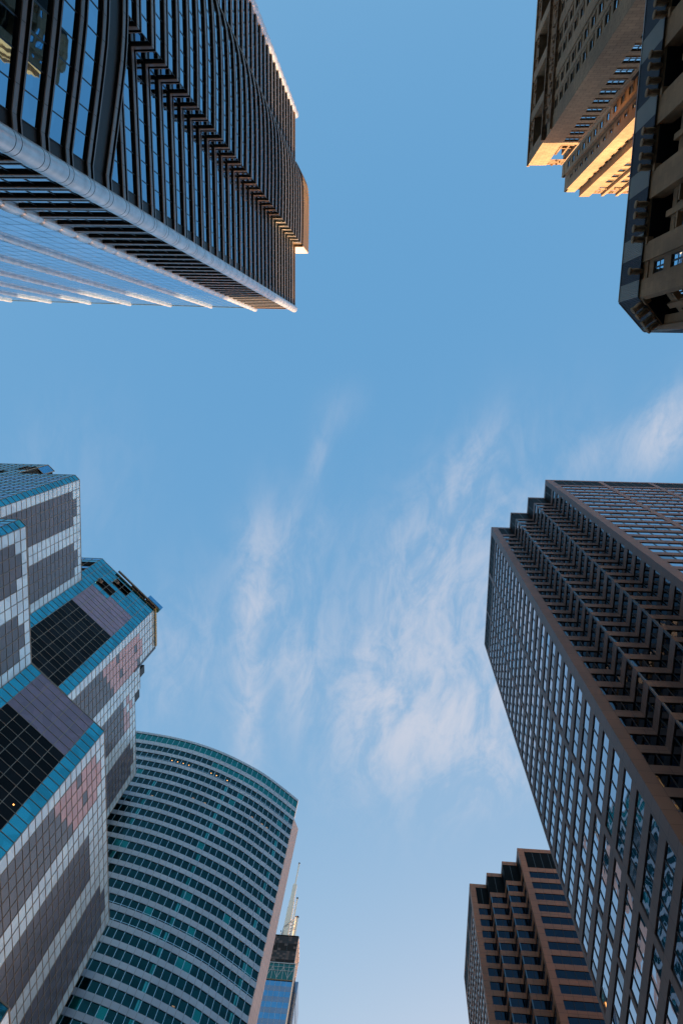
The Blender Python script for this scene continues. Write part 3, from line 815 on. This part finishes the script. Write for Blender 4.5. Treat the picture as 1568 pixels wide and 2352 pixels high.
def masonry_tower():
    H = 165.0
    root = thing('limestone_tower', (.30*H, -.40*H), 'taller limestone tower whose upper stone face is lit bright orange by the low sun', 'skyscraper', None)
    MS = ['old_glass', 'sash', 'limestone']; pitch = H/42.0; items = []
    X = lambda v: v*H
    wall = MB()
    # west facing steps
    P = lambda u, d, z: (X(.2118)-d, X(-.300)+u, z); n = (-1, 0); L = (.300-.2520)*H
    column_of_windows(wall, items, P, n, 0, L*.28, .2, L*.28-.5, 20, H-2, pitch, 0)
    wall.box(P, (L*.28, -.3, -1.6), (L*.40, .08, H-2))
    column_of_windows(wall, items, P, n, L*.40, L*.66, L*.45, L*.62, 20, H-2, pitch, 0)
    wall.box(P, (L*.66, -.3, -1.6), (L*.72, .08, H-2))
    column_of_windows(wall, items, P, n, L*.72, L-.02, L*.74, L*.90, 20, H-2, pitch, 0)
    wall.box(P, (0, -.4, H-2), (L, .1, H))
    P = lambda u, d, z: (X(.2118)+u, X(-.2520)+d, z); L = (.2156-.2118)*H; n = (0, 1)
    wall.face([P(0, 0, -1.6), P(L, 0, -1.6), P(L, 0, H), P(0, 0, H)])
    P = lambda u, d, z: (X(.2158)-d, X(-.2520)+u, z); L = (.2520-.2343)*H; n = (-1, 0)
    column_of_windows(wall, items, P, n, 0, L-.02, .55, L*.42, 20, H-2.5, pitch, 0, .5)
    wall.box(P, (0, -.4, H-2.5), (L, .004, H))
    wall.build('street_wall', ['limestone'], root)
    # south face
    wall = MB(); carv = MB(); n = (0, 1)
    P = lambda u, d, z: (u*H, X(-.2343)+d, z)
    def pier(u0, u1, d0, d1, zt=H): wall.box(P, (u0, d0, -1.6), (u1, d1, zt))
    def cols(u0, u1, w0, w1, d, zt, hf=.5):
        Q = lambda u, dd, z: (u, X(-.2343)+dd, z)
        column_of_windows(wall, items, Q, n, u0*H, u1*H, w0*H, w1*H, 20, zt, pitch, d, hf, 0)
    pier(.21585, .2297, -1.0, 0); s2 = (.2343-.2284)*H
    cols(.2297, .2400, .2303, .2354, -.35, H-4)
    ornament(carv, lambda u, d, z: (u, X(-.2343)+d, z), .2297*H, .2400*H, H-4, H-.2, -.45, 3)
    pier(.2358, .2490, s2-1.4, s2)
    u = .2490; ws = .0152; ps = .0035; seedk = 40
    while u < .50:
        cols(u, u+ws, u+.0018, u+ws-.0018, s2-.75, H-5)
        ornament(carv, lambda a, d, z: (a, X(-.2343)+d, z), u*H, (u+ws)*H, H-5, H-3.4, s2-.6, seedk)
        wall.box(P, (u, s2-.9, H-3.4), (u+ws, s2-.65, H-2.6))
        ornament(carv, lambda a, d, z: (a, X(-.2343)+d, z), u*H, (u+ws)*H, H-2.6, H-.1, s2-.6, seedk+50)
        pier(u+ws, u+ws+ps, s2-1.2, s2-.1); u += ws+ps; seedk += 1
    wall.build('sunlit_wall', ['limestone'], root); carv.build('carved_frieze', 'carved', root)
    select(items, root, 'window', MS, 100)
    mb = MB(); mb.prism([(X(.2118)+.5, X(-.253)), (X(.2118)+.5, X(-.299)), (X(.25), X(-.45)), (X(.55), X(-.45)), (X(.55), X(-.2343)), (X(.2158)+.5, X(-.2343)-.85), (X(.2158)+.5, X(-.253))][::-1], -1.6, H-.6)
    mb.build('core', 'dark_core', root)
    mb = MB(); mb.prism([(X(.50), X(-.2343)+s2), (X(.56), X(-.2343)+s2), (X(.56), X(-.46)), (X(.50), X(-.46))], -1.6, H); mb.build('east_wall', 'limestone', root)
masonry_tower()

def podium_block():
    H = 72.0
    root = thing('limestone_building', (45, -25), 'lower limestone block with carved brackets under a ribbed grey metal roof screen', 'building')
    MS = ['old_glass', 'sash', 'limestone_dark']; items = []; pitch = 3.9
    zt = .943*H
    # ribbed screen
    sc = [(.3007*H, -.62*H), (.3016*H, -.0936*H), (.3385*H, -.0557*H), (.62*H, -.0545*H)]
    brk = {0: [], 1: [], 2: []}
    def ribs(a, b, ncol, widths):
        t = unit(np.array(b)-np.array(a)); n = np.array([t[1], -t[0]])
        if np.dot(n, -np.array(a)) < 0 and abs(t[0]) < .9: n = -n
        if abs(t[0]) > .9: n = np.array([0, 1.])
        L = math.dist(a, b); u = L; k = 0; z0 = zt-1.2
        while u > 0:
            w, m = widths[k % len(widths)] if k < len(widths) else widths[-2+(k % 2)]
            v = max(0, u-w); mb = MB(); q = u
            while q > v+1e-4:
                r = max(v, q-.17); f = (q-r)
                P = lambda uu, d, z: (a[0]+t[0]*uu+n[0]*d, a[1]+t[1]*uu+n[1]*d, z)
                s = [(q, 0), (q-f*.3, .07), (q-f*.7, .07), (r, 0)]
                for (ua, da), (ub, db) in zip(s, s[1:]):
                    mb.face([P(ua, da, z0), P(ub, db, z0), P(ub, db, H), P(ua, da, H)])
                q = r
            mb.build('ribbed_screen_panel', m, root); u = v; k += 1
        mb = MB(); P = lambda uu, d, z: (a[0]+t[0]*uu+n[0]*d, a[1]+t[1]*uu+n[1]*d, z)
        mb.box(P, (0, -.2, H), (L, .12, H+.12)); mb.build('screen_coping', 'steel', root)
    D, Lg = 'screen_dark', 'screen_light'
    ribs(sc[0], sc[1], 0, [(1.5, Lg), (2.1, D), (1.9, Lg), (3.9, D), (1.9, Lg), (3.9, D), (1.9, Lg), (3.9, D), (1.9, Lg), (3.9, D), (1.9, Lg), (3.9, D)])
    ribs(sc[2], sc[1], 0, [(3.3, D), (.8, Lg)][:1] + [(.5, Lg)])
    ribs(sc[3], sc[2], 0, [(1.6, Lg), (3.9, D), (1.9, Lg), (3.9, D)])
    # stone walls
    xw = .3030*H; yc = -.0925*H
    def bayset(P, n, wall, cuts, L):
        for typ, a, b in cuts:
            if typ == 'p':
                wall.box(P, (a, -1.2, -1.6), (b, 0, zt))
            elif typ == 'w':
                column_of_windows(wall, items, P, n, a, b, a+.25, b-.25, zt-2.2-pitch*14, zt-2.2, pitch, -.25, .6, 1, False, .12)
                wall.box(P, (a, -1, zt-2.2), (b, -.15, zt)); bracket(P, (a+b)/2, .0)
            else:
                # deep opening: void above, windows low inside
                dd = -.8
                ztop = zt-1.5; zv = ztop-3.0
                m_ = (a+b)/2
                mb = MB(); mb.box(P, (a, -2.7, zv), (b, -2.6, ztop)); mb.box(P, (a, -2.65, ztop), (b, -.2, ztop+.1)); mb.box(P, (a, -2.65, zv-.2), (b, dd, zv-.1)); mb.build('loggia', 'dark_core', root)
                wall.box(P, (a, -.9, ztop+.1), (b, -.1, zt))
                zz = zv-.1-pitch*13
                for c, e in ((a, m_-.25), (m_+.25, b)):
                    column_of_windows(wall, items, P, n, c, e, c+.3, e-.3, zz, zv-.1, pitch, dd, .6, 1, False, .15)
                    mb = MB(); mb.box(P, (c+.2, dd+.0, zv-2.9), (e-.2, dd+.5, zv-2.6)); mb.build('opening_lintel', 'limestone_dark', root)
                wall.box(P, (m_-.25, dd-.3, -1.6), (m_+.25, dd+.25, zv+.4))
                wall.box(P, (a, dd-.3, -1.6), (b, dd-.02, zz))
                mb = MB(); ornament(mb, P, a, b, zt-1.35, zt-.2, -.04, int(a*10)); mb.build('carved_frieze', 'carved', root)
                for f in (.1, .35, .65, .9): bracket(P, a+(b-a)*f, .0)
                wall.box(P, (a-.15, -.4, ztop-.6), (a+.45, .12, ztop-.1))
    def bracket(P, u, d):
        mb = MB(); seg = 12; r = .34; z = zt-.95
        prof = [(-.2, .18), (.0, .24), (.14, .29), (.5, .29), (.85, .25), (.93, .33), (1.05, .33), (1.09, .2)]
        # lying drum pointing outward, its end moulded
        for (d0, r0), (d1, r1) in zip(prof, prof[1:]):
            for k in range(seg):
                a0, a1 = 2*math.pi*k/seg, 2*math.pi*(k+1)/seg
                mb.face([P(u+r0*math.cos(a0), d0, z+r0*math.sin(a0)*1.25), P(u+r0*math.cos(a1), d0, z+r0*math.sin(a1)*1.25),
                         P(u+r1*math.cos(a1), d1, z+r1*math.sin(a1)*1.25), P(u+r1*math.cos(a0), d1, z+r1*math.sin(a0)*1.25)], 0, True)
        mb.face([P(u+.2*math.cos(2*math.pi*k/seg), 1.09, z+.25*math.sin(2*math.pi*k/seg)) for k in range(seg)])
        mb.build('stone_bracket', 'limestone', root)
    L = .52*H
    P = lambda u, d, z: (xw-d, yc-u, z)
    h = H
    cuts = [('p', 0, .0213*h), ('w', .0213*h, .0426*h), ('p', .0426*h, .0646*h)]
    u = .0646*h
    while u < L: cuts += [('o', u, u+.0515*h), ('p', u+.0515*h, u+.083*h)]; u += .083*h
    wall = MB(); bayset(P, (-1, 0), wall, cuts, L); wall.build('street_wall', ['limestone_dark'], root)
    # chamfered corner
    a = (xw, yc); b = (.3350*H, -.0548*H); t = unit(np.array(b)-np.array(a)); n = np.array([-t[1], t[0]])
    if np.dot(n, [-1, 1]) < 0: n = -n
    Lc = math.dist(a, b); P = lambda u, d, z: (a[0]+t[0]*u+n[0]*d, a[1]+t[1]*u+n[1]*d, z)
    wall = MB(); bayset(P, n, wall, [('p', 0, .35), ('o', .35, Lc-.35), ('p', Lc-.35, Lc)], Lc); wall.build('corner_wall', ['limestone_dark'], root)
    # south wall
    P = lambda u, d, z: (b[0]+u, b[1]+d, z); wall = MB(); cuts = [('p', 0, 5.2)]; u = 5.2
    while u < 16: cuts += [('o', u, u+3.7), ('p', u+3.7, u+6.0)]; u += 6
    bayset(P, (0, 1), wall, cuts, 16); wall.build('side_wall', ['limestone_dark'], root)
    mb = MB()
    for q in range(0, 40):
        pass
    # projecting pilaster tower by the chamfer and cornice slab
    P = lambda u, d, z: (xw-d, yc-u, z)
    mb.box(P, (.0, -.2, zt), (L, .10, zt+.22)); mb.build('cornice', 'limestone_dark', root)
    mb = MB(); mb.prism([(xw+4.3, yc-L), (xw+4.3, yc-.5), (b[0]+3, b[1]-4.3), (b[0]+22, b[1]-4.3), (b[0]+22, yc-L)][::-1], -1.6, zt-.3); mb.build('core', 'dark_core', root)
    mb = MB(); mb.prism([(sc[0][0]+.3, sc[0][1]), (sc[1][0]+.3, sc[1][1]-.1), (sc[2][0]+.1, sc[2][1]-.3), (sc[3][0], sc[3][1]-.3), (sc[3][0], sc[0][1])][::-1], zt+.0, zt+.2); mb.build('roof', 'concrete', root)
    # small louvred box on the street wall
    mb = MB(); P = lambda u, d, z: (xw-d, yc-u, z)
    mb.box(P, (.066*h, .01, zt-15), (.066*h+2.2, .9, zt-12.2))
    for k in range(9): mb.box(P, (.066*h-.05, .9, zt-15+.3*k), (.066*h+2.25, 1.0, zt-15+.3*k+.15))
    mb.build('louvred_box', 'steel', root)
    select(items, root, 'window', MS, 100)
podium_block()

# ================================================================== far blue tower and black antenna tower
def blue_tower():
    H = 260.0; root = thing('office_tower', (-50, 285), 'blue glass tower with a green glazed crown in front of the black antenna tower', 'skyscraper')
    x1 = -.1455*H; y0 = 1.0256*H; x0 = x1-24
    P = lambda u, d, z: (x1-u, y0-d, z)
    zc = .9666*H; pw = 2.45
    gl = MB(); mu = MB()
    for c in range(8):
        u0, u1 = c*pw, (c+1)*pw
        mu.box(P, (u0-.10, 0, zc+.2), (u0+.10, .16, H), 0)
        gl.face([P(u0, 0, zc), P(u1, 0, zc), P(u1, 0, H), P(u0, 0, H)])
        mu.tube(P(u0, .05, zc+1) if c % 2 else P(u0, .05, H-2), P(u1, .05, H-2) if c % 2 else P(u1, .05, zc+1), .12)
    mu.box(P, (0, 0, H-.3), (20, .2, H+.2)); mu.box(P, (0, 0, H-2.2), (20, .12, H-2.0)); mu.box(P, (0, 0, zc+4.6), (20, .12, zc+4.8))
    cw = gl.build('glazed_crown', 'green_glass', root); sub(mu, 'crown_frame', 'steel', cw, root)
    mb = MB(); mb.box(P, (-.1, 0, zc-.5), (24, .25, zc)); mb.build('crown_ledge', 'bronze', root)
    k = 0; z = zc-.5
    while z > 120:
        mb = MB()
        for c in range(8):
            m = 1 if k % 2 else 0
            if (k, c) in ((1, 7), (0, 7)): m = 3 if k == 0 else m
            pane(mb, P(c*pw, 0, 0)[:2], P((c+1)*pw, 0, 0)[:2], z-2.6, z, (0, -1), m, .004)
            mb.box(P, (c*pw-.05, 0, z-2.6), (c*pw+.05, .06, z), 2)
        mb.build('window_band', ['deep_glass', 'deep_spandrel', 'steel', 'lamp'][:4], root); z -= 2.6; k += 1
    mb = MB(); mb.prism([(x1, y0+.05), (x1, y0+30), (x0, y0+30), (x0, y0+.05)], -1.6, H-.1); mb.build('core', 'black_metal', root)
    mb = MB(); Q = lambda u, d, z: (x1+d, y0+u, z)
    mb.box(Q, (.1, .01, 60), (1.6, .25, H)); mb.box(Q, (2.6, .01, 60), (3.4, .25, H)); mb.build('side_strip', 'steel', root)
    mb = MB(); y2 = 1.0623*H
    for k in range(0, 26):
        dx = .12 if k % 2 else 0
        mb.box(lambda u, d, z: (x1+u, y2+d, z), (0, 0, H-5.2*(k+1)), (.0047*H*(y2/y0)+dx+.3, 18, H-5.2*k-.004))
    mb.build('side_wing', 'deep_spandrel', root)
blue_tower()
def antenna_tower():
    H = 430.0; root = thing('antenna_tower', (-75, 430), 'distant black tower with white antenna masts on its roof', 'skyscraper')
    x1 = -.1396*H; y0 = .9670*H; x0 = x1-36; D = 22
    mb = MB(); mb.prism([(x1, y0+.4), (x1, y0+D), (x0, y0+D), (x0, y0+.4)], -1.6, H-.3); mb.build('core', 'black_metal', root)
    P = lambda u, d, z: (x1-u, y0+.4-d, z)
    def zone(nm, z0, z1, mat, pat):
        mb = MB(); rnd = random.Random(int(z0)); nc = 15; rows = max(1, round((z1-z0)/2.1))
        for c in range(nc):
            for r in range(rows):
                m = 1 if pat and rnd.random() < pat else 0
                pane(mb, P(c*2.3, .05, 0)[:2], P((c+1)*2.3, .05, 0)[:2], z0+(z1-z0)*r/rows+.05, z0+(z1-z0)*(r+1)/rows-.05, (0, -1), m, .01)
        for c in range(0, nc, 3): mb.box(P, (c*2.3-.12, .05, z0), (c*2.3+.12, .3, z1), 2)
        mb.build(nm, [mat, 'brown_metal', 'louver_line'], root)
    zone('louver_band', H-7, H-.4, 'black_metal', .35); zone('window_band', H-13.5, H-7.1, 'dark_core', .08); zone('louver_band', H-21, H-13.6, 'black_metal', .4)
    z = H-21.1
    while z > 300: zone('window_band', z-3.6, z, 'dark_core', .05); z -= 3.8
    mb = MB(); mb.box(P, (0, 0, H-.35), (36, .5, H)); mb.build('parapet', 'black_metal', root)
    Q = lambda u, d, z: (x1+d, y0+u, z)
    mb = MB()
    for u in (.4, 4.6, 9.2, 13.8, 18.4): mb.box(Q, (u, .0, 200), (u+.9, .6, H-.1))
    mb.box(Q, (0.4, .0, H-2), (D, .5, H)); mb.build('side_piers', 'pale_stone', root)
    def mast(c, segs, cap=True):
        mb = MB(); prof = []
        for r, za, zb in segs: prof += [(r, za), (r, zb)]
        prof += [(segs[-1][0]*1.3, segs[-1][2]), (segs[-1][0]*1.3, segs[-1][2]+1.4)]
        n = len(prof)-1
        mb.lathe(c, prof, 18, 0, lambda i: 1 if i >= n-1 else 0); mb.build('antenna_mast', ['white_paint', 'black_metal'], root)
    mast((-71.6, 425), [(2.5, H, 466), (2.2, 466, 473), (1.75, 474, 491), (.55, 491.5, 516)])
    mast((-67.6, 425), [(.75, H, 455), (.6, 455, 476)])
    mast((-64.6, 425), [(.8, H, 456.5)])
    mast((-66.2, 427), [(.45, H, 459)])
    mast((-75.2, 424), [(.25, H, 441)])
    mb = MB(); rnd = random.Random(4)
    for k in range(7):
        z = H+2+3*k; mb.tube((-70, 424, z), (-66 + rnd.uniform(-1, 1), 424.5, z+rnd.uniform(2, 5)), .22)
        mb.tube((-74.6, 423.5, H+1.5*k), (-72.5, 423.2, H+8+.9*k), .16)
    mb.tube((-73.5, 422, 444), (-66.5, 422, 452), .3); mb.tube((-73.5, 422, 444), (-74.3, 422, 430), .25)
    mb.build('antenna_bracing', 'steel', root)
antenna_tower()

# ================================================================== ground, street, unseen slabs added to shade the towers
def flat(name, x0, x1, y0, y1, z, mat, kind='structure'):
    mb = MB(); mb.face([(x0, y0, z-CAMZ), (x1, y0, z-CAMZ), (x1, y1, z-CAMZ), (x0, y1, z-CAMZ)]); o = mb.build(name, mat, None); o['kind'] = kind; return o
flat('ground', -2500, 2500, -2500, 2500, -.15, 'earth')
flat('road', -8, 9, -900, 1200, -.14, 'asphalt')
for nm, a, b in (('pavement', -20, -8), ('pavement', 9, 19.5)):
    mb = MB(); mb.prism([(a, -900), (b, -900), (b, 1200), (a, 1200)], -.145-CAMZ, 0-CAMZ); o = mb.build(nm, 'paving', None); o['kind'] = 'structure'
mb = MB()
for k in range(-40, 60): mb.face([(.4, k*9, -.135-CAMZ), (.55, k*9, -.135-CAMZ), (.55, k*9+3, -.135-CAMZ), (.4, k*9+3, -.135-CAMZ)])
o = mb.build('road_marking', 'paint', None); o['kind'] = 'structure'

SHADE = []
def block(x0, x1, y0, y1, h, label):  # added out of view; height and width set where the low sun stops
    root = thing('shade_block', ((x0+x1)/2, (y0+y1)/2), label, 'building', None)
    mb = MB(); mb.prism([(x0, y0), (x1, y0), (x1, y1), (x0, y1)], -1.6, h); mb.build('wall', 'context', root)
    mb = MB(); mb.prism([(x0+3, y0+3), (x1-3, y0+3), (x1-3, y1-3), (x0+3, y1-3)], h+.01, h+5); mb.build('shade_block_top', 'concrete', root)
block(126, 207, 620, 700, 238, 'unseen narrow slab added far down the street to shade the banded tower, east of the lower slab')
block(-330, 125, 620, 700, 232, 'unseen broad slab added beyond the antenna tower to cut off the low sun')

# ================================================================== light and sky
SUN_AZ, SUN_EL = R(18.0), R(7.0)
sun = bpy.data.lights.new('sun', 'SUN'); sun.energy = 4.0; sun.angle = R(.5); sun.color = (1, .70, .38)
so = bpy.data.objects.new('sun', sun); COL.objects.link(so)
sd = Vector((math.sin(SUN_AZ)*math.cos(SUN_EL), math.cos(SUN_AZ)*math.cos(SUN_EL), math.sin(SUN_EL)))
so.rotation_euler = sd.to_track_quat('Z', 'Y').to_euler(); so.location = (0, 0, 300)
W = bpy.data.worlds.new('World'); S.world = W; W.use_nodes = True; nt = W.node_tree; nt.nodes.clear()
out = N(nt, 'ShaderNodeOutputWorld'); bg = N(nt, 'ShaderNodeBackground'); nt.links.new(bg.outputs[0], out.inputs[0])
sky = N(nt, 'ShaderNodeTexSky'); sky.sky_type = 'NISHITA'; sky.sun_disc = False; sky.sun_elevation = SUN_EL; sky.sun_rotation = SUN_AZ
sky.air_density = 1.0; sky.dust_density = 1.0; sky.ozone_density = 2.5
bg.inputs[1].default_value = .15
def mth(op, a, b=None, c=None):
    n = N(nt, 'ShaderNodeMath', operation=op)
    for i, v in enumerate((a, b, c)):
        if v is None: continue
        if isinstance(v, (int, float)): n.inputs[i].default_value = v
        else: nt.links.new(v, n.inputs[i])
    return n.outputs[0]
tc = N(nt, 'ShaderNodeTexCoord'); sp = N(nt, 'ShaderNodeSeparateXYZ'); nt.links.new(tc.outputs['Generated'], sp.inputs[0])
zz = mth('MAXIMUM', sp.outputs[2], .05); gx = mth('DIVIDE', sp.outputs[0], zz); gy = mth('DIVIDE', sp.outputs[1], zz)
# cirrus: position on the sky plane (x/z, y/z), half widths, strength, lean
CL = [(-.112, .13, .012, .035, .28, .25), (-.205, .33, .028, .09, .60, .1), (-.22, .50, .022, .15, .62, .02), (-.17, .42, .05, .12, .3, .2), (-.13, .49, .030, .06, .50, .1),
      (-.02, .50, .05, .12, .40, .25), (.045, .38, .09, .16, .60, .3), (.08, .57, .085, .10, .82, .1), (.06, .50, .13, .18, .14, .2), (-.12, .42, .14, .16, .10, .1), (-.02, .55, .04, .10, .35, .1), (.08, .24, .06, .10, .50, .3),
      (.125, .125, .03, .05, .35, .3), (.17, .46, .08, .16, .55, .2), (.19, .61, .05, .06, .50, .0), (.375, .085, .034, .05, 1.25, .4), (.285, .115, .03, .03, .25, .5),
      (-.33, .46, .07, .10, .38, .2), (-.16, .26, .05, .06, .25, .3), (.2, .2, .06, .12, .16, .3), (-.50, .18, .10, .10, .12, .2), (-.08, .06, .03, .03, .12, .3)]
tot = None
for cx, cy, sx, sy, amp, lean in CL:
    dy = mth('SUBTRACT', gy, cy); dx = mth('ADD', mth('SUBTRACT', gx, cx), mth('MULTIPLY', dy, lean))
    a = mth('POWER', mth('DIVIDE', dx, sx), 2); b = mth('POWER', mth('DIVIDE', dy, sy), 2)
    e = mth('MULTIPLY', mth('EXPONENT', mth('MULTIPLY', mth('ADD', a, b), -.8)), amp)
    tot = e if tot is None else mth('ADD', tot, e)
grade = N(nt, 'ShaderNodeVectorMath', operation='MULTIPLY_ADD'); nt.links.new(sky.outputs[0], grade.inputs[0])   # clearer, bluer air than the model's
grade.inputs[1].default_value = (1.27, .625, .22); grade.inputs[2].default_value = (.02, .552, 1.31)
cb = N(nt, 'ShaderNodeCombineXYZ'); nt.links.new(mth('ADD', gx, mth('MULTIPLY', gy, .14)), cb.inputs[0]); nt.links.new(mth('MULTIPLY', gy, .48), cb.inputs[1])
n1 = N(nt, 'ShaderNodeTexNoise'); n1.inputs['Scale'].default_value = 11; n1.inputs['Detail'].default_value = 14; n1.inputs['Roughness'].default_value = .64; n1.inputs['Distortion'].default_value = .9
nt.links.new(cb.outputs[0], n1.inputs['Vector'])
n2 = N(nt, 'ShaderNodeTexNoise'); n2.inputs['Scale'].default_value = 28; n2.inputs['Detail'].default_value = 10; n2.inputs['Roughness'].default_value = .65; n2.inputs['Distortion'].default_value = .8
nt.links.new(cb.outputs[0], n2.inputs['Vector'])
nn_ = mth('ADD', mth('MULTIPLY', n1.outputs[0], .65), mth('MULTIPLY', n2.outputs[0], .35))
mr = N(nt, 'ShaderNodeMapRange'); mr.interpolation_type = 'SMOOTHSTEP'; nt.links.new(nn_, mr.inputs[0]); mr.inputs[1].default_value = .38; mr.inputs[2].default_value = .68
cov = mth('SUBTRACT', 1.0, mth('EXPONENT', mth('MULTIPLY', mth('MULTIPLY', tot, mth('ADD', mth('MULTIPLY', mr.outputs[0], .9), .10)), -1.25)))
mix = N(nt, 'ShaderNodeMix', data_type='RGBA'); nt.links.new(cov, mix.inputs['Factor']); nt.links.new(grade.outputs[0], mix.inputs[6])
CLOUD = (1.58, 1.60, 1.80)
mix.inputs[7].default_value = (*CLOUD, 1)
nt.links.new(mix.outputs[2], bg.inputs[0])
S.view_settings.view_transform = 'Standard'; S.view_settings.look = 'None'; S.view_settings.gamma = 1; S.view_settings.exposure = 1.5
S.cycles.max_bounces = 6; S.cycles.glossy_bounces = 4; S.cycles.diffuse_bounces = 3
S.cycles.use_denoising = True
